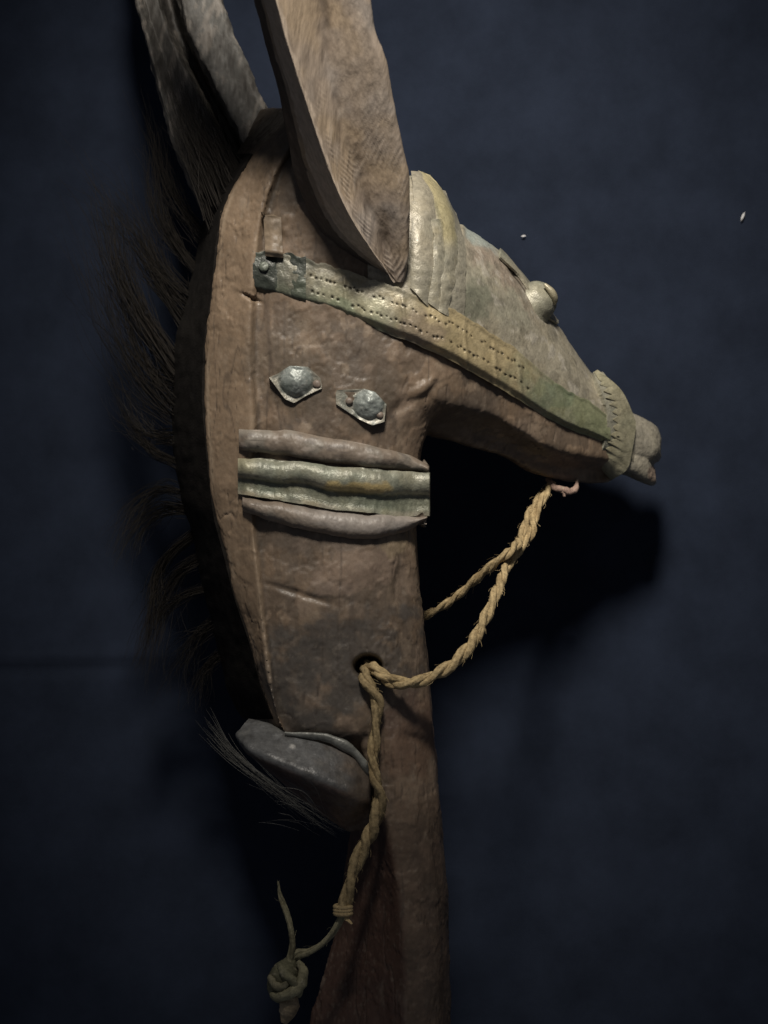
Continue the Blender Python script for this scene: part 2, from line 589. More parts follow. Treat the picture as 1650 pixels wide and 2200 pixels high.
c = mixc(c, rgb(0.05, 0.04, 0.035), cm2 * 0.6)
c = c * rgb(0.88, 0.825, 0.745)
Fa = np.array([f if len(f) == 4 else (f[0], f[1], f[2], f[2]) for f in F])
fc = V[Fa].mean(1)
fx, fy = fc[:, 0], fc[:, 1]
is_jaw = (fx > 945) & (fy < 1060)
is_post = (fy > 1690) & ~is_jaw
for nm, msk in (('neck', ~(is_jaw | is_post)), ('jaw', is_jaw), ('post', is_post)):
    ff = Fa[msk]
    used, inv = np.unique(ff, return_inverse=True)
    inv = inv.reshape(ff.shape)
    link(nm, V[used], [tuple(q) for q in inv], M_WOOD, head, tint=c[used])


def brass_tint(P, seed, green=0.5, ochre=0.35):
    a = fbm(P, 120, 3, seed)
    b = fbm(P, 34, 4, seed + 1)
    f = fbm(P, 10, 3, seed + 2)
    c = np.repeat(rgb(0.335, 0.31, 0.235)[None], len(P), 0)
    c = mixc(c, rgb(0.25, 0.275, 0.215), sst(-0.1, 0.5, a) * green)
    c = mixc(c, rgb(0.30, 0.245, 0.13), sst(0.0, 0.6, b) * ochre)
    c = mixc(c, rgb(0.10, 0.10, 0.08), sst(0.2, 0.7, -b) * 0.5)
    c = mixc(c, rgb(0.32, 0.30, 0.25), sst(0.35, 0.8, f) * 0.5)
    c = mixc(c, rgb(0.07, 0.07, 0.055), sst(0.45, 0.8, -f) * 0.4)
    return c


# skull in sheet brass
n = loft_normals(skull_G)
Pk = skull_G
dd = 1.6 * fbm(Pk, 90, 3, 41) + 1.0 * fbm(Pk, 20, 3, 42)
G = Pk + n * dd[..., None]
ck = curve([(1085, 566), (1110, 590), (1132, 622), (1150, 655), (1172, 682)])
ckm = np.exp(-((G[..., 1] - ck(G[..., 0]) - 6) / 4.0) ** 2) * sst(1085, 1110, G[..., 0]) * sst(1180, 1165, G[..., 0]) * (n[..., 2] > 0)
G = G - n * (5 * ckm)[..., None]
V, F = loft_mesh(G)
c = brass_tint(V, 50, 0.45, 0.25)
c = mixc(c, rgb(0.335, 0.30, 0.235), 0.45 * np.ones(len(V)))
px, py = V[:, 0], V[:, 1]
w = fbm(V, 30, 3, 55)
edge = py - (yT(px) + 45)
c = mixc(c, rgb(0.30, 0.235, 0.19), sst(34, 10, np.abs(edge + 10 + 20 * w)) * sst(990, 1030, px) * sst(1170, 1120, px) * 0.6)
c = mixc(c, rgb(0.11, 0.125, 0.09), sst(1.3, 0.6, np.hypot((px - 1010) / 50, (py - 650) / 40) + 0.4 * w) * 0.6)
c = mixc(c, rgb(0.44, 0.41, 0.35), sst(0.38, 0.5, fbm(V, 20, 4, 57)) * 0.55)
c = mixc(c, rgb(0.12, 0.11, 0.085), sst(0.36, 0.48, fbm(V, 34, 5, 58)) * 0.45)
c = mixc(c, rgb(0.33, 0.39, 0.37), sst(26, 6, py - yT(px) - 4 + 10 * w) * sst(994, 1006, px) * sst(1085, 1040, px) * 0.7)
c = mixc(c, rgb(0.02, 0.018, 0.014), np.r_[ckm.ravel(), 0, 0])
link('skull', V, F, M_BRASS, head, tint=c)

# forehead plate folded over the crown, with a lifted lower edge
u = np.linspace(0, 1, 90)
t = np.linspace(0, 1, 26)
U, T = np.meshgrid(u, t, indexing='ij')
x = 1072 + (1196 - 1072) * U
drop = np.maximum(curve([(998, 497), (1040, 528), (1085, 568), (1110, 592), (1132, 623), (1150, 655), (1172, 683), (1196, 698)])(x) - yT(x), 5)
y0, y1 = yT(x), yT(x) + drop
l = yL(x) - 6
v = (T * drop) / (l - y0)
d = skull_d(x, v) + 1.2 + 1.0 * fbm(np.stack([x, y0, T * 40], -1), 30, 2, 61)
Gp = np.stack([x, y0 - 1 + T * drop, d], -1)
back = Gp[:, 1:][:, ::-1].copy()
back[..., 2] = 2 * (dN(back[..., 0]) - hN(back[..., 0])) - back[..., 2]
Gp = np.concatenate([back, Gp], 1)
V, F = sheet(Gp, 5)
c = brass_tint(V, 64, 0.5, 0.15)
c = mixc(c, rgb(0.30, 0.36, 0.35), sst(1070, 1020, V[:, 0]) * 0.7)
link('forehead_plate', V, F, M_BRASS, head, tint=c)

# eye boss standing on the crown
th = np.linspace(0, 2 * math.pi, 44, endpoint=False)
cx, cy, cd = 1150, 650, float(dN(1150) - hN(1150) + 46)
ax = np.array([0.80, -0.55, 0.22])
ax /= np.linalg.norm(ax)
e1 = np.cross(ax, [0, 0, 1.0])
e1 /= np.linalg.norm(e1)
e2 = np.cross(ax, e1)
prof = [(-24, 56), (-6, 52), (2, 47), (10, 44), (18, 42), (27, 38), (35, 30), (41, 20), (44, 10), (45, 1)]
prof = path([(a, b, 0) for a, b in prof], 30)
Gb = np.array([[cx, cy, cd] + ax * a + (np.cos(th)[:, None] * e1 + np.sin(th)[:, None] * e2) * b for a, b, _ in prof])
nb = loft_normals(Gb)
Gb = Gb + nb * (3.0 * fbm(Gb, 22, 4, 71))[..., None]
V, F = loft_mesh(Gb)
c = brass_tint(V, 72, 0.7, 0.1)
c = mixc(c, rgb(0.25, 0.25, 0.19), 0.5 * np.ones(len(V)))
boss = link('eye', V, F, M_BRASS, head, tint=c)
q = path([(1170, 610, cd + 34), (1186, 628, cd + 34), (1192, 645, cd + 24), (1186, 655, cd + 14)], 16)
V, F = loft_mesh(tube(q, 8 * np.sin(np.linspace(0.4, 2.7, 16)), 10))
link('eyelid', V, F, M_BRASS, head, parent=boss, tint=np.repeat(rgb(0.32, 0.29, 0.2)[None], len(V), 0))

# brow bands over the skull
def brow(name, lft, rgt, yend, off, thick, seed, tintf, bow=4):
    nu, nv = 22, 110
    U, T = np.meshgrid(np.linspace(0, 1, nu), np.linspace(0, 1, nv), indexing='ij')
    ya, yb = lft[0][1], yend
    fl, fr = crv(*lft), crv(*rgt)
    yl0, yl1 = lft[0][1], lft[-1][1]
    yr0, yr1 = rgt[0][1], rgt[-1][1]
    Yl = yl0 + (yl1 - yl0) * T
    Yr = yr0 + (yr1 - yr0) * T
    xL, xR = fl(Yl), fr(Yr)
    x = xL + (xR - xL) * U
    y = Yl + (Yr - Yl) * U
    w = fbm(np.stack([x, y, x * 0], -1), 26, 3, seed)
    x = x + 3.0 * w * np.abs(2 * U - 1)
    t0, l0 = yT(x), yL(x) - 6
    v = np.clip((y - t0 - 0) / (l0 - t0), 0, 1)
    d = skull_d(x, v) + off + bow * np.sin(np.pi * U) + 2.5 * w
    Gs = np.stack([x, y, d], -1)
    V, F = sheet(Gs, thick)
    return link(name, V, F, M_BRASS, head, tint=tintf(V))


def tA(V):
    c = brass_tint(V, 80, 0.3, 0.2)
    return mixc(c, rgb(0.30, 0.27, 0.215), 0.45 * np.ones(len(V)))


def tB(V):
    c = brass_tint(V, 84, 0.4, 0.3)
    c = mixc(c, rgb(0.46, 0.40, 0.22), sst(20, 8, np.abs(V[:, 0] - crv((925, 385), (948, 430), (962, 480), (968, 530), (966, 600))(V[:, 1]))) * sst(545, 500, V[:, 1]) * 0.7)
    return mixc(c, rgb(0.26, 0.25, 0.2), sst(500, 560, V[:, 1]) * 0.4)


def tC(V):
    c = brass_tint(V, 88, 0.3, 0.1)
    return mixc(c, rgb(0.225, 0.215, 0.18), 0.5 * np.ones(len(V)))


brow('brow_band', [(884, 367), (888, 420), (884, 480), (882, 540), (882, 618)], [(908, 369), (930, 420), (936, 470), (935, 540), (920, 660)], 612, 4, 14, 79, tA, 7)
brow('brow_band', [(897, 366), (938, 430), (952, 480), (956, 530), (948, 590), (942, 668)], [(925, 376), (962, 425), (978, 475), (984, 530), (978, 590), (964, 680)], 645, 8, 14, 83, tB, 3)
brow('brow_band', [(938, 404), (954, 422), (970, 470), (976, 530), (972, 590), (962, 680)], [(956, 410), (972, 440), (990, 486), (1000, 545), (1000, 600), (997, 694)], 655, 4, 12, 87, tC, 2)
brow('brow_band', [(922, 470), (930, 500), (930, 560), (920, 650)], [(952, 470), (957, 510), (955, 570), (944, 668)], 630, 7, 14, 91, tB, 3)

# the long side strap
nu, nv = 330, 44
U, T = np.meshgrid(np.linspace(0, 1, nu), np.linspace(0, 1, nv), indexing='ij')
x = 548 + (1312 - 548) * U
w1 = fbm(np.stack([x, T * 60, x * 0], -1), 30, 3, 101)
y0 = yU(x) + 6 * fbm(np.stack([x, x * 0, x * 0], -1), 26, 3, 102)
y1 = yL(x) + 3 * fbm(np.stack([x, x * 0 + 9, x * 0], -1), 40, 3, 103)
y = y0 + (y1 - y0) * T


def strap_d(x, T):
    return dN(x) + 5 + 6 * sst(545, 640, x) - 8 * (2 * T - 1) ** 2 - 12 * sst(0.8, 1.0, T) + 4 * sst(0.12, 0.0, T)


d = strap_d(x, T) + 2.6 * w1
# punched dotted lines: real dimples with the old polish dirt still in them
pits = np.zeros_like(x)
xk = 668.0
rnd = random.Random(3)
marks = []
while xk < 1130:
    for tt in (0.33, 0.68):
        if rnd.random() < 0.82:
            marks.append((xk + rnd.uniform(-3, 3) + (6 if tt > 0.5 else 0), tt + rnd.uniform(-0.03, 0.03) - 0.05 * sst(800, 1100, xk), rnd.uniform(1.8, 3.2)))
    xk += rnd.uniform(7, 13)
for mx_, tt, r in marks:
    yy = np.interp(mx_, x[:, 0], y0[:, 0]) * (1 - tt) + np.interp(mx_, x[:, 0], y1[:, 0]) * tt
    pits = np.maximum(pits, np.exp(-(((x - mx_) / r) ** 2 + ((y - yy) / (r * 0.9)) ** 2) ** 1.5))
d = d - 5 * pits
# vertical wrinkle ridges in the thin metal
for wx in (742, 868, 1000, 1064, 1118):
    d += 3.5 * np.exp(-((x - wx - 8 * (T - 0.5)) / 4.5) ** 2) * sst(0, 0.3, T)
Gs = np.stack([x, y, d], -1)
V, F = sheet(Gs, 26)
P = V
c = brass_tint(P, 110, 0.6, 0.4)
X_, Y_ = V[:, 0], V[:, 1]
TT = np.concatenate([T.ravel(), T.ravel()])
w = fbm(P, 40, 3, 115)
c = mixc(c, rgb(0.41, 0.325, 0.175), sst(820, 930, X_ + 30 * w) * sst(1190, 1080, X_ + 30 * w) * 0.75)
c = mixc(c, rgb(0.37, 0.365, 0.24), sst(655, 700, X_) * sst(860, 800, X_) * sst(0.2, 0.5, TT + 0.2 * w) * 0.6)
c = mixc(c, rgb(0.17, 0.215, 0.14), sst(900, 780, X_) * sst(0.6, 0.85, TT + 0.25 * w) * 0.6)
c = mixc(c, rgb(0.20, 0.225, 0.12), sst(1060, 1270, X_ + 70 * w) * 0.75)
c = mixc(c, rgb(0.10, 0.15, 0.09), sst(1.2, 0.7, np.hypot((X_ - 1185) / 55, (Y_ - 850) / 28) + 0.7 * w) * 0.45)
c = mixc(c, rgb(0.20, 0.155, 0.12), sst(1.3, 0.7, np.hypot((X_ - 900) / 60, (Y_ - 705) / 30) + 0.5 * w) * 0.6)
c = mixc(c, rgb(0.06, 0.065, 0.052), sst(720, 640, X_ + 20 * w) * 0.7)
c = mixc(c, rgb(0.025, 0.02, 0.012), np.clip(np.concatenate([pits.ravel(), pits.ravel()]) * 1.3, 0, 0.95))
strap = link('head_strap', V, F, M_BRASS, head, tint=c)

# dark end piece of the strap, folded round
nu, nv = 40, 36
U, T = np.meshgrid(np.linspace(0, 1, nu), np.linspace(0, 1, nv), indexing='ij')
x = 543 + (657 - 543) * U
y = yU(x) - 3 + 4 * np.sin(U * 16) * (1 - T) + (yL(x) - yU(x) + 4) * T
d = strap_d(x, T) + 3 + 3 * fbm(np.stack([x, y, x * 0], -1), 24, 3, 121) - 6 * np.exp(-((U - 0.58) / 0.16) ** 2)
V, F = sheet(np.stack([x, y, d], -1), 12)
c = np.repeat(rgb(0.034, 0.040, 0.033)[None], len(V), 0)
c = mixc(c, rgb(0.16, 0.185, 0.13), sst(600, 660, V[:, 0] + 22 * fbm(V, 30, 4, 124)) * sst(565, 625, V[:, 1]) * 0.35)
c = mixc(c, rgb(0.075, 0.09, 0.07), sst(0.2, 0.7, fbm(V, 22, 4, 122)) * 0.5)
c = mixc(c, rgb(0.14, 0.14, 0.12), sst(0.5, 0.8, fbm(V, 8, 3, 123)) * 0.3)
endp = link('strap_end', V, F, M_BRASS, head, parent=strap, tint=c, label='dark green patinated end of the strap')


def dome(cx, cy, cd, r, h, n=20, m=10, seed=0):
    """A low nail head or stud dome facing the viewer."""
    G = []
    for i in range(m):
        a = math.pi / 2 * i / (m - 1)
        rr, dz = r * math.cos(a) + 0.01, h * math.sin(a)
        G.append([(cx + rr * math.cos(q), cy + rr * math.sin(q), cd + dz) for q in np.linspace(0, 2 * math.pi, n, endpoint=False)])
    G = np.array([[(p[0], p[1], cd - 4) for p in G[0]]] + G)
    G = G + 0.12 * r * fbm(G, r * 0.9, 3, seed)[..., None] * np.array([0.6, 0.6, 1])
    return loft_mesh(G)


V, F = dome(567, 573, float(strap_d(567, 0.3)) + 8, 11, 5, seed=5)
link('nail_head', V, F, M_BRASS, head, parent=strap, tint=np.repeat(rgb(0.12, 0.135, 0.11)[None], len(V), 0))

# small leather tab tucked over the strap
U, T = np.meshgrid(np.linspace(0, 1, 12), np.linspace(0, 1, 30), indexing='ij')
x = 566 + 38 * U + 4 * T
y = 462 + 88 * T + 4 * U
d = neck_front(x, y) + 12 + 4 * np.sin(np.pi * U) + 10 * np.exp(-((T - 0.86) / 0.1) ** 2) + 2 * fbm(np.stack([x, y, x * 0], -1), 18, 2, 3)
V, F = sheet(np.stack([x, y, d], -1), 10)
c = np.repeat(rgb(0.17, 0.13, 0.09)[None], len(V), 0) * (1 + 0.35 * fbm(V, 16, 3, 9)[:, None])
link('strap_tab', V, F, M_WOOD, head, tint=c)

# serrated brass band round the muzzle
lf = path([(1276, 799, 0), (1300, 834, 0), (1317, 868, 0), (1323, 900, 0), (1318, 935, 0), (1306, 966, 0), (1272, 999, 0)], 200)
rt = path([(1284, 794, 0), (1334, 837, 0), (1361, 892, 0), (1366, 915, 0), (1360, 960, 0), (1347, 1008, 0), (1306, 1036, 0)], 200)
tt = np.linspace(0, 1, 200)


def muzzle_d(x, t):
    return dN(x) - hN(x) + (hN(x) + 9) * np.sqrt(np.clip(1 - np.clip(np.abs(2 * t - 0.95), 0, 1) ** 2.6, 0, 1))


def muzzle_sheet(name, lf, rt, off, thick, zig, tintc, seed):
    U, T = np.meshgrid(np.linspace(0, 1, 16), tt, indexing='ij')
    z = np.zeros(200)
    if zig:
        ph = (tt * 14) % 1
        z = zig * (np.minimum(ph, 1 - ph) * 2 - 0.5) * sst(0.08, 0.16, tt) * sst(0.86, 0.78, tt) * (0.75 + 0.5 * fbm(np.stack([tt * 90, tt, tt], -1), 6, 2, 5))
    x = (lf[:, 0] + z)[None] * (1 - U) + rt[:, 0][None] * U
    y = lf[:, 1][None] * (1 - U) + rt[:, 1][None] * U
    d = muzzle_d(x, T) + off + 1.2 * np.sin(np.pi * U) + 2 * fbm(np.stack([x, y, x * 0], -1), 24, 3, seed)
    V, F = sheet(np.stack([x, y, d], -1), thick)
    c = mixc(brass_tint(V, seed, 0.5, 0.3), tintc, 0.45 * np.ones(len(V)))
    return link(name, V, F, M_BRASS, head, tint=c)


lo = lf.copy()
lo[:, 0] -= 16 * np.sin(np.pi * tt) + 2
lr = lf.copy()
lr[:, 0] += 20
band = muzzle_sheet('muzzle_band', lo, lr, 0, 16, 0, rgb(0.26, 0.265, 0.22), 131)
band2 = muzzle_sheet('muzzle_band', lf, rt, 4, 7, 19, rgb(0.31, 0.29, 0.175), 134)
# far half of the band closes it behind
gq = []
for i in range(0, 200, 5):
    gq.append(i)

# snout with open mouth
def snout(rows_):
    st = []
    for (x, t, b, dn, h) in rows_:
        m_ = 0.5 * (t + b)
        st.append([(x, t, dn - h), (x, t + 0.12 * (b - t), dn - 0.35 * h), (x, t + 0.35 * (b - t), dn - 0.04 * h), (x, m_ + 0.15 * (b - t), dn), (x, b - 0.12 * (b - t), dn - 0.2 * h), (x, b, dn - 0.8 * h),
                   (x, b - 0.05 * (b - t), dn - 1.5 * h), (x, m_, dn - 2 * h), (x, t + 0.1 * (b - t), dn - 1.7 * h)])
    return loft_mesh(loft(st, 50, 60, 3))


up = snout([(1325, 870, 988, -376, 76), (1348, 884, 996, -385, 74), (1372, 893, 1000, -399, 70), (1392, 903, 1000, -411, 66), (1406, 912, 997, -423, 58), (1415, 924, 993, -438, 48), (1420, 944, 986, -456, 28)])
lwr = snout([(1322, 930, 1016, -380, 74), (1348, 945, 1022, -392, 70), (1372, 948, 1034, -404, 68), (1389, 958, 1041, -417, 60), (1401, 988, 1043, -436, 44), (1409, 1008, 1038, -454, 22)])
V, N, F = fuse([up, lwr], 2.6, 3)
V = V + N * (2.2 * fbm(V, 40, 3, 141) + 0.8 * fbm(V, 9, 3, 142))[:, None]
c = brass_tint(V, 143, 0.4, 0.1)
c = mixc(c, rgb(0.26, 0.24, 0.2), 0.6 * np.ones(len(V)))
c = mixc(c, rgb(0.36, 0.27, 0.21), sst(1.2, 0.7, np.hypot((V[:, 0] - 1403) / 12, (V[:, 1] - 1018) / 18)) * 0.8)
link('snout', V, F, M_LEAD, head, tint=c)

# ---- neck rings
def ring(name, top, bot, prof, mat, tintf, seed, thick=16, wob=3.0, wrap=True):
    x0, x1 = top[0][0], top[-1][0]
    ft, fb = curve(top), curve(bot)
    nu, nv = 190, 44
    U, T = np.meshgrid(np.linspace(0, 1, nu), np.linspace(0, 1, nv), indexing='ij')
    x = x0 + (x1 - x0) * np.minimum(U / 0.93, 1) - 5 * np.clip((U - 0.96) / 0.04, 0, 1)
    q = np.stack([x, T * 30, x * 0], -1)
    ya = ft(x) + wob * fbm(np.stack([x, x * 0, x * 0], -1), 50, 3, seed)
    yb = fb(x) + wob * fbm(np.stack([x, x * 0 + 50, x * 0], -1), 50, 3, seed)
    y = ya + (yb - ya) * T
    b = prof(T + 0.05 * fbm(q, 70, 2, seed + 3), U)
    base = np.where(U < 0.9, neck_front(np.minimum(x, xr(y) - 14), y), neck_front(np.minimum(x, xr(y) - 14), y))
    for _ in range(60):
        base[1:-1] = 0.5 * base[1:-1] + 0.25 * (base[2:] + base[:-2])
    base = base + 5 * sst(0.3, 0.05, U)
    d = base + b + 2.4 * fbm(q, 34, 3, seed + 4) + 1.0 * fbm(q, 10, 3, seed + 6)
    d = d - 110 * np.clip((U - 0.925) / 0.075, 0, 1) ** 1.25
    d = d - 8 * sst(0.04, 0.0, U)
    V, F = sheet(np.stack([x, y, d], -1), thick)
    TT = np.concatenate([T.ravel(), T.ravel()])
    UU = np.concatenate([U.ravel(), U.ravel()])
    return link(name, V, F, mat, head, tint=tintf(V, UU, TT))


def wood_ring_tint(V, U, T):
    a, b = fbm(V, 60, 3, 151), fbm(V * [0.4, 1, 1], 14, 4, 152)
    c = np.repeat(rgb(0.195, 0.158, 0.125)[None], len(V), 0)
    c = mixc(c, rgb(0.235, 0.22, 0.19), sst(-0.1, 0.5, a) * 0.6)
    c = mixc(c, rgb(0.10, 0.085, 0.075), sst(0.2, 0.7, -b) * 0.5)
    c = mixc(c, rgb(0.36, 0.31, 0.27), sst(0.35, 0.8, b) * 0.6)
    return c


def low_ring_tint(V, U, T):
    c = wood_ring_tint(V + 400, U, T)
    return mixc(c, rgb(0.31, 0.285, 0.265), sst(0.2, 0.45, U) * sst(0.95, 0.8, U) * sst(0.85, 0.6, T) * 0.6)


def brass_ring_tint(V, U, T):
    c = brass_tint(V, 155, 0.7, 0.3)
    c = mixc(c, rgb(0.20, 0.215, 0.17), sst(0.5, 0.3, T) * 0.5)
    w = fbm(V, 30, 3, 159)
    c = mixc(c, rgb(0.46, 0.35, 0.15), sst(1.3, 0.6, np.hypot((V[:, 0] - 765) / 70, (V[:, 1] - 1048) / 13) + 0.5 * w) * 0.8)
    c = mixc(c, rgb(0.08, 0.10, 0.07), sst(0.5, 0.6, T) * sst(0.95, 0.85, T) * 0.6)
    c = mixc(c, rgb(0.34, 0.31, 0.2), sst(0.12, 0.04, U) * sst(0.5, 0.3, T) * 0.6)
    return c


half = lambda a: (lambda T, U: 6 + a * np.sqrt(np.clip(1 - (2 * np.clip(T, 0, 1) - 1) ** 2, 0, 1)))
ring('neck_ring', [(513, 922), (600, 924), (700, 938), (800, 958), (870, 974), (922, 1000)], [(513, 968), (600, 978), (700, 993), (800, 1005), (870, 1012), (922, 1019)],
     lambda T, U: 3 + 19 * np.clip(1 - (2 * np.clip(T, 0, 1) - 1) ** 2, 0, 1) ** 0.55, M_WOOD, wood_ring_tint, 160)
ring('neck_band', [(511, 985), (600, 988), (700, 998), (800, 1008), (870, 1012), (924, 1014)], [(511, 1062), (600, 1074), (700, 1092), (800, 1102), (870, 1108), (922, 1109)],
     lambda T, U: 7 + 22 * np.clip(1 - ((np.clip(T, 0, 1) - 0.27) / 0.29) ** 2, 0, 1) ** 0.6 + 3 * sst(0.78, 0.95, T), M_BRASS, brass_ring_tint, 170)
ring('neck_ring', [(521, 1068), (620, 1080), (700, 1096), (800, 1106), (870, 1110), (918, 1108)], [(526, 1100), (620, 1130), (700, 1149), (790, 1159), (860, 1148), (918, 1118)],
     lambda T, U: 3 + 22 * np.clip(1 - (2 * np.clip(T, 0, 1) - 1) ** 2, 0, 1) ** 0.55, M_WOOD, low_ring_tint, 180)

# ---- the two studs
def stud(poly, cx, cy, r, h, nails, seed):
    st = None
    poly = np.array(poly, float)
    nu = 60
    ang = np.linspace(0, 2 * math.pi, nu, endpoint=False)
    # distance from the dome centre to the plate outline along each angle
    R = np.zeros(nu)
    for i, a in enumerate(ang):
        dx, dy = math.cos(a), math.sin(a)
        best = 40
        for p, q in zip(poly, np.roll(poly, -1, 0)):
            e = q - p
            den = dx * e[1] - dy * e[0]
            if abs(den) < 1e-6:
                continue
            t = ((p[0] - cx) * e[1] - (p[1] - cy) * e[0]) / den
            s = ((p[0] - cx) * dy - (p[1] - cy) * dx) / den
            if t > 0 and -1e-6 <= s <= 1 + 1e-6:
                best = t
        R[i] = best
    rings_ = []
    base = 12.0
    for k, f in enumerate(np.linspace(1, 0.02, 24)):
        rr = R * f
        z = base + h * np.sqrt(np.clip(1 - (rr / r) ** 1.8, 0, 1)) ** 1.5 + 3 * sst(0.75, 1.0, f) + 2.5 * fbm(np.stack([cx + rr * np.cos(ang), cy + rr * np.sin(ang), ang * 0], -1), 20, 3, seed)
        rings_.append(np.stack([cx + rr * np.cos(ang), cy + rr * np.sin(ang), z], -1))
    outer = rings_[0].copy()
    outer[:, 2] = -6
    G = np.array([outer] + rings_)
    V, F = loft_mesh(G)
    w = fbm(V, 22, 4, seed + 1)
    c = np.repeat(rgb(0.235, 0.26, 0.245)[None], len(V), 0)
    rr = np.hypot(V[:, 0] - cx, V[:, 1] - cy)
    c = mixc(c, rgb(0.29, 0.265, 0.21), sst(r * 0.9, r * 1.15, rr) * 0.8)
    c = mixc(c, rgb(0.075, 0.075, 0.06), np.exp(-((rr - r * 1.02 - 3 * w) / (0.11 * r)) ** 2) * sst(-0.3, 0.3, w) * 0.8)
    c = mixc(c, rgb(0.12, 0.14, 0.125), sst(0.1, 0.6, w) * 0.6)
    c = mixc(c, rgb(0.36, 0.37, 0.34), sst(0.3, 0.7, fbm(V, 8, 3, seed + 2)) * 0.5)
    o = link('stud', V, F, M_LEAD, head, tint=c)
    for (nx, ny, nr) in nails:
        V, F = dome(nx, ny, base + 1, nr, 5, 14, 6, seed + 4)
        link('nail_head', V, F, M_WOOD, head, parent=o, tint=np.repeat(rgb(0.17, 0.135, 0.11)[None], len(V), 0))


stud([(578, 811), (598, 802), (622, 786), (662, 788), (688, 812), (693, 834), (662, 848), (632, 866), (612, 857)], 636, 817, 36, 20, [(681, 825, 9)], 200)
stud([(721, 838), (782, 835), (806, 842), (830, 868), (826, 906), (800, 914), (772, 901), (722, 868)], 792, 868, 33, 18, [(750, 862, 8), (816, 892, 8)], 210)

# ---- the block at the foot of the neck
st = [[(536, 1540, -75), (505, 1578, -30), (512, 1594, -34), (548, 1612, -110), (560, 1580, -170)],
      [(566, 1548, -50), (525, 1600, 20), (534, 1622, 18), (585, 1660, -95), (600, 1600, -170)],
      [(622, 1574, -10), (590, 1630, 60), (596, 1652, 58), (640, 1715, -80), (660, 1620, -160)],
      [(700, 1592, 10), (668, 1662, 80), (674, 1684, 76), (700, 1760, -60), (730, 1660, -150)],
      [(762, 1622, 8), (742, 1690, 72), (748, 1712, 66), (756, 1792, -30), (790, 1690, -140)],
      [(800, 1662, -4), (786, 1705, 34), (790, 1726, 30), (796, 1788, -30), (820, 1720, -130)]]
G = loft(st, 90, 90, 3)
n = loft_normals(G)
G = G + n * (3.0 * fbm(G, 70, 3, 221) + 1.4 * fbm(G, 16, 4, 222))[..., None]
V, F = loft_mesh(G)
w = fbm(V, 40, 4, 223)
top = crv((505, 1590), (590, 1645), (668, 1676), (742, 1702), (790, 1718))
ytop = curve([(505, 1588), (525, 1612), (592, 1643), (670, 1674), (744, 1702), (795, 1720)])
c = np.repeat(rgb(0.11, 0.075, 0.06)[None], len(V), 0)
c = mixc(c, rgb(0.2, 0.13, 0.08), sst(1.2, 0.6, np.hypot((V[:, 0] - 745) / 36, (V[:, 1] - 1740) / 36) + 0.4 * w) * 0.7)
c = mixc(c, rgb(0.135, 0.137, 0.138) * (1 + 0.35 * w[:, None]), sst(6, -6, V[:, 1] - ytop(V[:, 0])))
c = mixc(c, rgb(0.19, 0.19, 0.18), sst(0.2, 0.8, fbm(V, 26, 4, 225)) * 0.6)
c = mixc(c, rgb(0.07, 0.068, 0.066), sst(0.25, 0.8, -fbm(V, 20, 4, 226)) * 0.6)
c = mixc(c, rgb(0.115, 0.085, 0.06) * (1 + 0.4 * w[:, None]), sst(680, 790, V[:, 0] + 50 * w) * 0.8)
c = mixc(c, rgb(0.45, 0.44, 0.42), sst(1.2, 0.5, np.hypot((V[:, 0] - 628) / 7, (V[:, 1] - 1603) / 5)))
block = link('shoulder_block', V, F, M_LEAD, head, tint=c)
# pale lipped rim along the block's back edge
q = path([(612, 1576, 2), (660, 1580, 10), (704, 1586, 14), (750, 1608, 16), (778, 1636, 16), (797, 1668, 8)], 60)
G = tube(q, np.interp(np.linspace(0, 1, 60), [0, 0.2, 0.6, 0.9, 1], [5, 8, 11, 10, 6]) + 2 * fbm(q, 26, 3, 5), 14, 0, 0.7)
V, F = loft_mesh(G)
link('block_rim', V, F, M_LEAD, head, parent=block, tint=np.repeat(rgb(0.19, 0.195, 0.18)[None], len(V), 0) * (1 + 0.5 * fbm(V, 16, 3, 6)[:, None]))

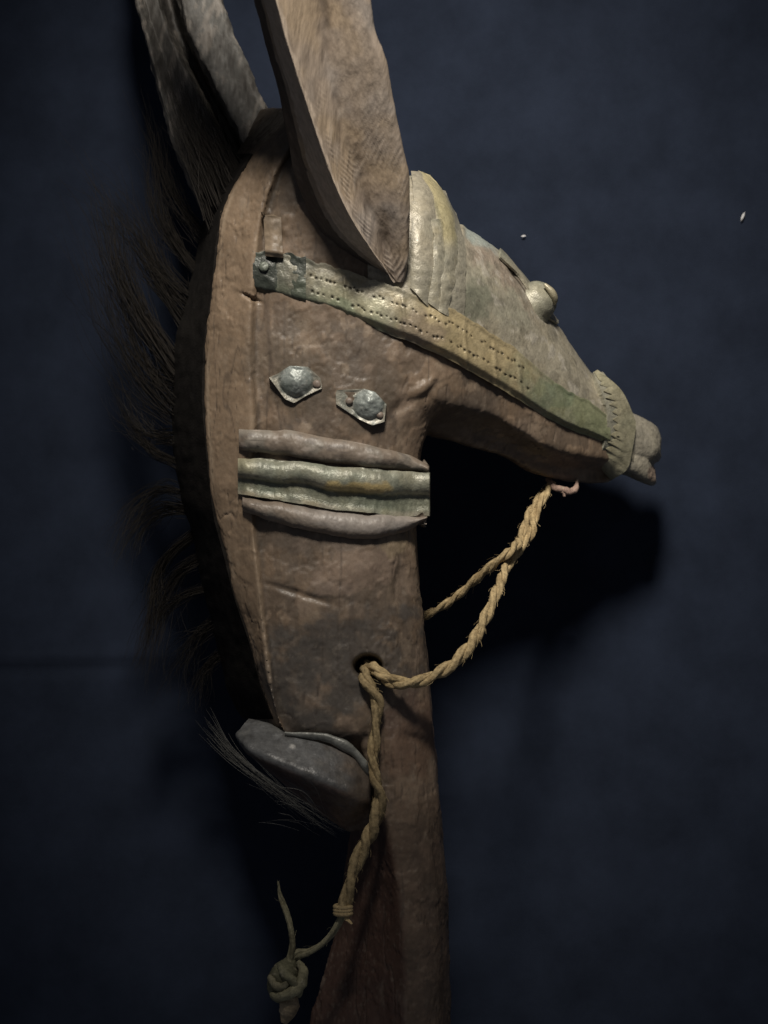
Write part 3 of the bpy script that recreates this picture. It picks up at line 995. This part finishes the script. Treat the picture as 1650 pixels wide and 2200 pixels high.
# ---- ears
def ear(fL, fG, fR, fB, dep, y0, y1, gd, tintf, seed, back=115, lip=6, gw=5, lift=0):
    st = []
    for y in np.linspace(y0, y1, 70):
        L, g, R, B, d = fL(y), fG(y), fR(y), fB(y), dep(y)
        k = sst(y1 + 1, y1 - 90, y)
        lf_ = lift * sst(y1, y1 - 160, y)
        st.append([(L, y, d - lip + lf_), (L + 0.018 * (R - L), y, d + lip * 0.9 + lf_ * 1.05), (L + 0.06 * (R - L), y, d - lip * 0.6 + lf_ * 0.86), (0.55 * L + 0.45 * (g - gw), y, d - gd * 0.25 * k + lf_ * 0.42), (g - gw, y, d - (gd if gw < 8 else 8) * k), (g - 4, y, d - gd * k), (g + 4, y, d - gd * k), (g + gw, y, d - (gd if gw < 8 else 0) * k), (0.4 * g + 0.6 * R, y, d - gd * (0.3 if gw < 8 else 0.1) * k),
                   (R - 0.06 * (R - L), y, d - 4), (R, y, d - 14), (R - 6, y, d - back * 0.7), (0.5 * (B + R), y, d - back), (B + 5, y, d - back), (B, y, d - back * 0.75)])
    G = loft(st, 420, 220, 2)
    n = loft_normals(G)
    w = fbm(G, 50, 3, seed)
    gx_ = fG(G[..., 1])
    # split-wood fibres rising outwards from the groove
    ph = (G[..., 1] + 1.25 * np.abs(G[..., 0] - gx_)) / 2.3 + 5 * fbm(G, 150, 2, seed + 1) + 1.3 * fbm(G, 30, 3, seed + 8)
    fib = np.sin(ph) * sst(-0.25, 0.6, fbm(G * [1, 0.6, 1], 50, 4, seed + 2)) * sst(60, 330, G[..., 1])
    uq = (G[..., 0] - fL(G[..., 1])) / (fR(G[..., 1]) - fL(G[..., 1]) + 1e-6)
    fib = fib * sst(0.06, 0.14, uq) * sst(1.0, 0.95, uq) * sst(-46, -34, G[..., 2] - dep(G[..., 1]))
    fine = fbm(np.stack([G[..., 0] + 0.25 * G[..., 1], G[..., 1] * 0.14, G[..., 2]], -1), 17, 4, seed + 3) * (2.2 if gw > 8 else 1.0)
    gl = np.exp(-((G[..., 0] - gx_ - 10 * w) / 16) ** 2)
    wy = fbm(G * [1, 0.3, 1], 60, 3, seed + 6)
    disp = 1.4 * fbm(G, 100, 2, seed + 5) + 0.8 * fib + 1.2 * fine - 3 * gl * sst(-0.3, 0.4, wy)
    if gw > 8:
        disp += 3.5 * fbm(G * [1, 0.4, 1], 26, 4, seed + 9)
    G = G + n * disp[..., None]
    V, F = loft_mesh(G)
    c = tintf(V, np.r_[fib.ravel(), 0, 0], np.r_[fine.ravel(), 0, 0], np.r_[gl.ravel(), 0, 0])
    return link('ear', V, F, M_EAR, head, tint=c)


def tint_near(V, fib, fine, gl):
    a = fbm(V, 110, 3, 231)
    c = np.repeat(rgb(0.27, 0.22, 0.175)[None], len(V), 0)
    c = mixc(c, rgb(0.32, 0.245, 0.165), sst(0, 0.6, a) * 0.7)
    c = mixc(c, rgb(0.25, 0.222, 0.2), sst(0, 0.6, -a) * 0.7)
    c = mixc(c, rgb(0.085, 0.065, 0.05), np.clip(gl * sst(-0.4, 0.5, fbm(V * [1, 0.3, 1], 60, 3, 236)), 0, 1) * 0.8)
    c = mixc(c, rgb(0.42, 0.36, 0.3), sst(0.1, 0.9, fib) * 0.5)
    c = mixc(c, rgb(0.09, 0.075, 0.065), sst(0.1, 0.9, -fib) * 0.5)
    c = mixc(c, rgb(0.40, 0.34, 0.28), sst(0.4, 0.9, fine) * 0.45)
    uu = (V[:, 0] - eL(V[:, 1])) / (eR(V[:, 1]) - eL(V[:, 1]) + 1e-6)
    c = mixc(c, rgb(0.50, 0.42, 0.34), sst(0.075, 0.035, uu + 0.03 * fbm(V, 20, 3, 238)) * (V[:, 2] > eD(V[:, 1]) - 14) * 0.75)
    c = mixc(c, rgb(0.05, 0.04, 0.035), (V[:, 2] < eD(V[:, 1]) - 30) * 0.85)  # back of the ear painted near black as its shaded side
    return c


eL = crv((262, -880), (276, -700), (308, -560), (360, -420), (456, -250), (588, 0), (613, 90), (648, 200), (688, 320), (718, 400), (748, 462), (798, 540), (836, 590))  # unseen upper part stretched to the left to shade the far ear
eG = crv((276, -880), (370, -700), (430, -560), (524, -420), (632, -200), (688, 0), (700, 100), (735, 250), (785, 420), (822, 510), (845, 575), (850, 600))
eR = crv((290, -880), (480, -700), (560, -560), (640, -420), (735, -200), (797, 0), (806, 60), (832, 140), (853, 250), (870, 330), (880, 385), (881, 470), (877, 560), (866, 606))
eB = crv((254, -880), (250, -700), (276, -560), (322, -420), (440, -250), (545, 0), (571, 100), (598, 200), (612, 270), (626, 350), (662, 450), (735, 545), (826, 598))
eD = curve([(-880, 470), (-640, 440), (-420, 395), (-200, 335), (0, 272), (200, 205), (350, 146), (480, 92), (560, 52), (606, 26)])
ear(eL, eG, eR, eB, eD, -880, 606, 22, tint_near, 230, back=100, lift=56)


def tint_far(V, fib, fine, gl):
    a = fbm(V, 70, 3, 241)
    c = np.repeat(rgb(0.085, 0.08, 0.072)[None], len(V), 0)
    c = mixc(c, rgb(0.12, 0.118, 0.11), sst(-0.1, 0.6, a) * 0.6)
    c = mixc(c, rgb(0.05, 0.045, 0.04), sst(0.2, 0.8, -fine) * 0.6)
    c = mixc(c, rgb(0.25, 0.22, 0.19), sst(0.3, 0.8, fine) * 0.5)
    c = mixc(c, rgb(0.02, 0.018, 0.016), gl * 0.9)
    return c


fL = crv((270, -480), (255, -420), (250, -200), (290, 0), (318, 100), (334, 170), (370, 300), (410, 400), (446, 472), (520, 560))
fG = crv((276, -480), (300, -420), (325, -200), (364, 0), (380, 60), (412, 130), (462, 230), (510, 330), (545, 420), (590, 560))
fR = crv((284, -480), (340, -420), (430, -200), (479, 0), (502, 70), (540, 150), (562, 205), (602, 270), (660, 360), (720, 460), (760, 560))
fB = crv((268, -480), (252, -420), (252, -200), (290, 0), (318, 100), (334, 170), (370, 300), (410, 400), (446, 472), (520, 560))
fD = curve([(-480, -400), (-200, -350), (0, -310), (200, -270), (400, -235), (560, -215)])
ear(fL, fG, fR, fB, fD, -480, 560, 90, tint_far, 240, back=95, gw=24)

# ---- hide strip behind the neck, blackened as its shaded side, and the mane on it
U, T = np.meshgrid(np.linspace(0, 1, 26), np.linspace(0, 1, 200), indexing='ij')
y = 330 + (1545 - 330) * T
a, b = xl(y) - 6, xb(y) - 3
x = a + (b - a) * U ** 1.2 + 3 * fbm(np.stack([y, U * 40, y * 0], -1), 40, 3, 251) * (1 - U)
d = -285 + (285 - 52) * U + 26 * np.sin(np.pi * U) * 0.5 + 4 * fbm(np.stack([x, y, U * 90], -1), 24, 3, 252)
V, F = sheet(np.stack([x, y, d], -1), 18)
c = np.repeat(rgb(0.012, 0.0105, 0.0095)[None], len(V), 0) * (1 + 0.4 * fbm(V, 20, 3, 253)[:, None])
mane = link('mane_strip', V, F, M_HIDE, head, tint=c)


def hairs(name, guides, count, spread, r, mat, tone, seed, parent=None, fray=0.35, thing=None, nseg=12, long=0.5, root=0.35):
    """A lock of separate thin hairs between guide curves (list of 3-D polylines)."""
    g = [path(q, nseg) for q in guides]
    rg = np.random.default_rng(seed)
    bag = Bag()
    for _ in range(count):
        wts = rg.dirichlet(np.ones(len(g)) * 0.6)
        P = sum(w_ * q for w_, q in zip(wts, g))
        ln = rg.uniform(long, 1.0)
        k0 = int(rg.integers(0, 5)) if root > 1 else 0
        P = path(P[k0:max(k0 + 4, int(nseg * ln))], nseg)
        k = np.linspace(0, 1, nseg)[:, None]
        P = P + rg.normal(0, spread * root, 3) * (1 - k) + rg.normal(0, spread, 3) * k ** 1.3
        P = P + fray * spread * np.stack([np.sin(k[:, 0] * rg.uniform(3, 9) + rg.uniform(0, 6)), np.cos(k[:, 0] * rg.uniform(3, 9) + rg.uniform(0, 6)), k[:, 0] * 0], 1) * k
        rr = r * rg.uniform(0.7, 1.2) * (1 - 0.75 * k[:, 0]) * (np.minimum(1, 0.25 + 3 * k[:, 0]) if root > 1 else 1)
        V, F = loft_mesh(tube(P, rr, 3))
        bag.add(V, F, tone * rg.uniform(0.6, 1.5))
    V, F, C = bag.done()
    return link(name, V, F, mat, thing or head, parent=parent, tint=C)


H = rgb(0.022, 0.019, 0.016)
tufts = [
    ([[(392, 845, -270), (330, 760, -300), (262, 600, -330), (215, 460, -350), (140, 330, -360)], [(385, 800, -270), (310, 700, -300), (240, 560, -330), (225, 420, -350), (175, 350, -360)], [(382, 770, -270), (300, 640, -300), (262, 560, -330), (240, 440, -350), (205, 380, -360)]], 150, 15, 1.2),
    ([[(398, 700, -270), (352, 620, -300), (312, 530, -320), (290, 460, -330)], [(392, 690, -270), (330, 600, -290), (290, 520, -320), (230, 430, -330)]], 80, 10, 1.2),
    ([[(428, 580, -270), (390, 530, -290), (350, 440, -310), (335, 330, -320), (325, 230, -330)], [(430, 590, -270), (380, 540, -290), (330, 470, -310), (330, 380, -320), (318, 270, -330)]], 90, 10, 1.1),
    ([[(380, 830, -270), (330, 800, -300), (280, 700, -330), (240, 600, -340), (205, 520, -350)]], 60, 18, 1.0),
    ([[(380, 990, -275), (320, 960, -310), (265, 890, -340), (240, 800, -350), (228, 720, -355)], [(380, 1000, -275), (330, 975, -310), (290, 920, -340), (255, 850, -350)]], 60, 9, 1.0),
    ([[(402, 1090, -275), (345, 1085, -310), (300, 1120, -340), (265, 1180, -350), (240, 1240, -360)], [(402, 1100, -275), (350, 1110, -310), (310, 1140, -340), (270, 1210, -350)]], 70, 9, 1.1),
    ([[(418, 1150, -275), (370, 1190, -300), (338, 1240, -330), (328, 1320, -340), (305, 1420, -350), (285, 1490, -355)], [(415, 1145, -275), (360, 1190, -300), (330, 1250, -330), (330, 1340, -340), (310, 1400, -350)]], 110, 8, 1.2),
    ([[(446, 1265, -275), (390, 1285, -300), (345, 1320, -330), (320, 1380, -340), (300, 1450, -350)]], 60, 9, 1.1),
    ([[(478, 1400, -275), (440, 1430, -300), (415, 1480, -330), (400, 1540, -340)], [(482, 1410, -275), (450, 1440, -300), (430, 1500, -330)]], 70, 10, 1.1),
    ([[(372, 900, -270), (320, 860, -300), (262, 760, -330), (222, 640, -345), (196, 520, -355)], [(374, 870, -270), (320, 800, -300), (260, 690, -330), (230, 570, -345), (180, 430, -355)]], 120, 24, 1.0),
    ([[(405, 640, -270), (360, 590, -300), (300, 480, -330), (240, 400, -350), (165, 345, -360)], [(400, 660, -270), (340, 600, -300), (270, 500, -330), (215, 430, -350)]], 120, 20, 1.0),
    ([[(440, 500, -270), (400, 450, -300), (360, 360, -330), (330, 250, -345), (312, 120, -350)], [(436, 520, -270), (390, 460, -300), (350, 380, -330), (325, 290, -345)]], 90, 14, 1.0),
    ([[(372, 930, -270), (320, 930, -310), (272, 880, -340), (246, 800, -350)], [(376, 950, -270), (330, 940, -310), (290, 900, -340)]], 60, 14, 1.0),
    ([[(392, 1060, -275), (340, 1050, -310), (290, 1090, -340), (262, 1150, -350), (250, 1210, -360)]], 60, 14, 1.0),
    ([[(430, 1200, -275), (385, 1230, -300), (350, 1290, -330), (326, 1380, -345), (318, 1470, -350)]], 80, 14, 1.0),
    ([[(462, 1340, -275), (420, 1370, -300), (385, 1430, -330), (372, 1500, -345)]], 70, 14, 1.0),
]
for i, (g, n_, s_, r_) in enumerate(tufts):
    hairs('mane_tuft', g, int(n_ * 0.85), s_ * 1.7, r_ * 0.8, M_HAIR, H, 300 + i, fray=0.5, long=0.6)
# dark hair added round the far ear to stand in for shade at its base
hairs('mane_tuft', [[(452, 480, -150), (420, 400, -150), (380, 290, -165), (350, 170, -185), (330, 60, -205)], [(500, 440, -120), (455, 350, -125), (415, 260, -140), (385, 160, -165)], [(540, 400, -90), (500, 330, -100), (460, 260, -120), (430, 200, -145)]], 420, 17, 0.85, M_HAIR, H, 350, fray=0.5, long=0.5, root=0.9)
# wiry grey hairs lying under the block
hairs('hair_fringe', [[(440, 1548, -60), (490, 1612, 10), (560, 1668, 50), (640, 1724, 40), (720, 1778, 20), (768, 1808, 0)], [(450, 1560, -60), (520, 1642, 20), (590, 1700, 45), (650, 1746, 36), (700, 1782, 20), (750, 1806, 0)]], 48, 9, 0.6, M_HAIR, rgb(0.075, 0.075, 0.07), 330, long=0.6, root=1.3)
hairs('hair_fringe', [[(600, 1690, 60), (650, 1702, 66), (690, 1740, 50), (720, 1790, 20)], [(560, 1775, 0), (610, 1768, 20), (660, 1772, 20), (715, 1790, 10)]], 14, 10, 0.5, M_HAIR, rgb(0.08, 0.08, 0.075), 331, long=0.6, root=1.5)

# ------------------------------------------------------------------ the cord
cord = Thing('cord', 'twisted tan cord from the jaw through the neck hole, knotted at its end', 'cord', (790, 1435, 0))


def rope(pts, R, pitch, seed, taper=None, name='strand', tone=rgb(0.33, 0.25, 0.135), plies=2, fuzz=0):
    L = np.linalg.norm(np.diff(path(pts, 200), axis=0), axis=1).sum()
    n = max(30, int(L / 3.2))
    P = path(pts, n)
    s = np.linspace(0, L, n)
    P = P + (2.2 * np.stack([fbm(np.stack([s, s * 0 + k * 31, s * 0], -1), 60, 2, seed) for k in range(3)], 1))
    T = np.gradient(P, axis=0)
    T /= np.linalg.norm(T, axis=1, keepdims=True)
    A = np.cross(T, [0, 0, 1.0])
    A /= np.linalg.norm(A, axis=1, keepdims=True) + 1e-9
    B = np.cross(T, A)
    Rv = np.full(n, R, float)
    if taper is not None:
        Rv = np.interp(np.linspace(0, 1, n), np.linspace(0, 1, len(taper)), taper)
    Rv = Rv * (1 + 0.10 * fbm(np.stack([s, s * 0, s * 0], -1), 40, 2, seed + 1))
    out = None
    for k in range(plies):
        ph = 2 * math.pi * s / pitch + 2 * math.pi * k / plies + 0.9 * fbm(np.stack([s, s * 0, s * 0], -1), 90, 2, seed + 7)
        Q = P + (0.44 * Rv)[:, None] * (np.cos(ph)[:, None] * A + np.sin(ph)[:, None] * B)
        G = tube(Q, 0.64 * Rv, 16)
        th = np.linspace(0, 2 * math.pi, 16, endpoint=False)
        fibre = np.sin(5 * th[None] - 2.2 * ph[:, None]) * 0.5 + fbm(G, 7, 2, seed + k)
        c0 = Q[:, None]
        G = c0 + (G - c0) * (1 + 0.11 * fibre)[..., None]
        V, F = loft_mesh(G)
        w = fbm(V, 45, 3, seed + 3)
        c = np.repeat(tone[None], len(V), 0)
        c = mixc(c, tone * rgb(0.55, 0.5, 0.45), sst(0.1, 0.7, w) * 0.6)
        c = mixc(c, np.minimum(tone * 1.35, 0.6), sst(0.2, 0.8, np.r_[fibre.ravel(), 0, 0]) * 0.5)
        c = mixc(c, tone * 0.45, sst(0.2, 0.8, -np.r_[fibre.ravel(), 0, 0]) * 0.5)
        link(name, V, F, M_ROPE, cord, tint=c)
    if fuzz:
        rg = np.random.default_rng(seed)
        bag = Bag()
        for _ in range(fuzz):
            i = rg.integers(2, n - 2)
            v = rg.normal(0, 1, 3)
            v /= np.linalg.norm(v)
            p0 = P[i] + v * Rv[i] * 0.8
            ln = rg.uniform(5, 15)
            q = path([p0, p0 + v * ln * 0.5 + T[i] * ln * 0.4, p0 + v * ln * 0.7 + T[i] * ln * 1.1 + rg.normal(0, 2, 3)], 5)
            V, F = loft_mesh(tube(q, 0.38, 3))
            bag.add(V, F, tone * rg.uniform(0.7, 1.2))
        V, F, C = bag.done()
        o = link('stray_fibre', V, F, M_ROPE, cord, tint=C)
        o['kind'] = 'stuff'


TAN = rgb(0.45, 0.345, 0.19)
# near run: from under the jaw, sagging to the hole in the neck
rope([(1186, 1036, -345), (1168, 1072, -300), (1150, 1110, -280), (1138, 1150, -235), (1108, 1190, -205), (1082, 1226, -135), (1066, 1280, -70), (1040, 1335, -30), (1004, 1393, 5), (955, 1440, 30), (895, 1464, 36), (846, 1462, 28), (806, 1440, 4), (786, 1428, -45)],
     15, 112, 401, taper=[8, 9, 10, 11, 11, 12, 13, 14, 14, 13.5, 13, 11], tone=TAN, fuzz=190)
# far run: crosses over the near one and passes behind the neck
rope([(1184, 1040, -355), (1160, 1066, -325), (1138, 1104, -290), (1122, 1148, -262), (1108, 1172, -175), (1082, 1196, -135), (1040, 1232, -160), (1000, 1266, -190), (955, 1300, -215), (912, 1326, -240), (860, 1352, -270), (800, 1400, -300)],
     11, 98, 411, taper=[8, 9, 9, 10, 10, 10, 9.5, 9, 9, 9, 8], tone=TAN * 0.85, fuzz=120)
# short loop back from the hole and the hanging run
rope([(800, 1424, -40), (808, 1440, 12), (828, 1462, 26), (850, 1474, 22), (868, 1472, 14)], 9, 70, 421, tone=TAN)
rope([(786, 1436, -45), (784, 1456, 8), (800, 1485, 24), (812, 1515, 26), (806, 1570, 26), (800, 1620, 32), (806, 1670, 54), (818, 1715, 44), (806, 1772, 30), (778, 1830, 26), (758, 1880, 22), (745, 1925, 18), (737, 1962, 12)],
     14, 140, 431, taper=[13, 14, 14, 13, 12.5, 12.5, 14, 16, 17, 16, 14, 14, 15], tone=TAN * 0.66, fuzz=190)
# whipped end of the hanging run
bag = Bag()
for k in range(3):
    q = np.array([(737 + 17 * math.cos(a), 1948 + 7 * k + 6 * math.sin(a) * 0.6, 12 + 15 * math.sin(a)) for a in np.linspace(0, 6.6, 24)])
    V, F = loft_mesh(tube(q, 5.2, 8))
    bag.add(V, F, TAN * 0.9)
for k in range(9):
    q = path([(733 + k * 1.2, 1965, 16), (744 + k, 1972 + k, 20), (740 + 2 * k, 1976 + 1.2 * k, 22)], 6)
    V, F = loft_mesh(tube(q, 2.2, 5))
    bag.add(V, F, TAN * 1.2)
V, F, C = bag.done()
link('whipping', V, F, M_ROPE, cord, tint=C)
# thin leather tail down to the knotted bundle, and its forked end
OLV = rgb(0.27, 0.25, 0.165)
rope([(736, 1962, 10), (722, 1992, 4), (696, 2024, -4), (664, 2044, -10), (634, 2052, -14), (618, 2072, -16)], 8.5, 260, 441, taper=[7, 8.5, 9, 9.5, 10.5, 11], tone=OLV, fuzz=14)
rope([(622, 2066, -12), (628, 2034, -8), (624, 2000, -10), (616, 1960, -14), (604, 1926, -18), (598, 1894, -20)], 6, 240, 451, taper=[9, 9.5, 8.5, 7.5, 5.5, 3], tone=OLV * 0.9, fuzz=10)
# knotted bundle
def lump(pts, r, seed, tone, name):
    P = path(pts, 60)
    rr = np.interp(np.linspace(0, 1, 60), np.linspace(0, 1, len(r)), r)
    G = tube(P, rr, 22)
    n = loft_normals(G)
    G = G + n * (2.4 * fbm(G, 18, 3, seed) + 0.8 * fbm(G, 6, 2, seed + 1))[..., None]
    V, F = loft_mesh(G)
    w = fbm(V, 22, 4, seed + 2)
    c = np.repeat(tone[None], len(V), 0) * (1 + 0.4 * w[:, None])
    c = mixc(c, rgb(0.42, 0.38, 0.28), sst(0.5, 0.75, fbm(V, 10, 3, seed + 3)) * 0.6)
    return link(name, V, F, M_ROPE, cord, tint=c)


lump([(628, 2060, -22), (618, 2082, -18), (610, 2108, -16), (606, 2134, -18), (608, 2152, -24)], [10, 28, 37, 34, 14], 461, rgb(0.16, 0.155, 0.10), 'knot')
lump([(640, 2066, 2), (652, 2084, 12), (648, 2108, 20), (632, 2128, 24), (606, 2140, 22), (582, 2138, 8)], [6, 11, 13, 12, 11, 7], 465, rgb(0.27, 0.25, 0.16), 'knot')
lump([(600, 2074, 8), (612, 2092, 22), (628, 2108, 26), (640, 2124, 20), (642, 2140, 8)], [6, 10, 12, 11, 7], 469, rgb(0.21, 0.20, 0.13), 'knot')
lump([(580, 2098, 4), (590, 2116, 20), (606, 2120, 27), (618, 2112, 27)], [7, 9, 9, 6], 473, rgb(0.23, 0.21, 0.14), 'knot')
lump([(622, 2138, -4), (622, 2160, -2), (616, 2180, -4), (608, 2198, -6)], [17, 22, 18, 6], 477, rgb(0.30, 0.24, 0.16), 'cord_tip')
# the peg of the cord under the jaw
lump([(1178, 1030, -352), (1190, 1048, -320), (1208, 1052, -312), (1226, 1056, -318), (1238, 1046, -335), (1240, 1030, -352)], [6, 7, 6.5, 7, 6, 4], 481, rgb(0.30, 0.21, 0.17), 'cord_tip')
lump([(1204, 1050, -316), (1210, 1058, -312), (1212, 1067, -312)], [6, 6, 3], 485, rgb(0.34, 0.24, 0.19), 'cord_tip')

# ------------------------------------------------------------------ lint on the cloth
for pts, lab in (([(1592, 475, WALL + 6), (1596, 465, WALL + 8), (1600, 456, WALL + 6)], 'larger white fleck of lint on the navy cloth, far right'),
                 ([(1120, 508, WALL + 5), (1125, 507, WALL + 6), (1130, 506, WALL + 5)], 'tiny pale fleck of lint on the navy cloth above the eye')):
    q = path(pts, 8)
    V, F = loft_mesh(tube(q, np.array([0.6, 1.6, 2.4, 2.8, 2.8, 2.2, 1.4, 0.5]) * (1 if pts[0][0] > 1500 else 0.6), 6))
    o = link('lint_fleck', V, F, M_ROPE, None, tint=np.repeat(rgb(0.7, 0.7, 0.7)[None], len(V), 0))
    o['label'] = lab
    o['category'] = 'lint'
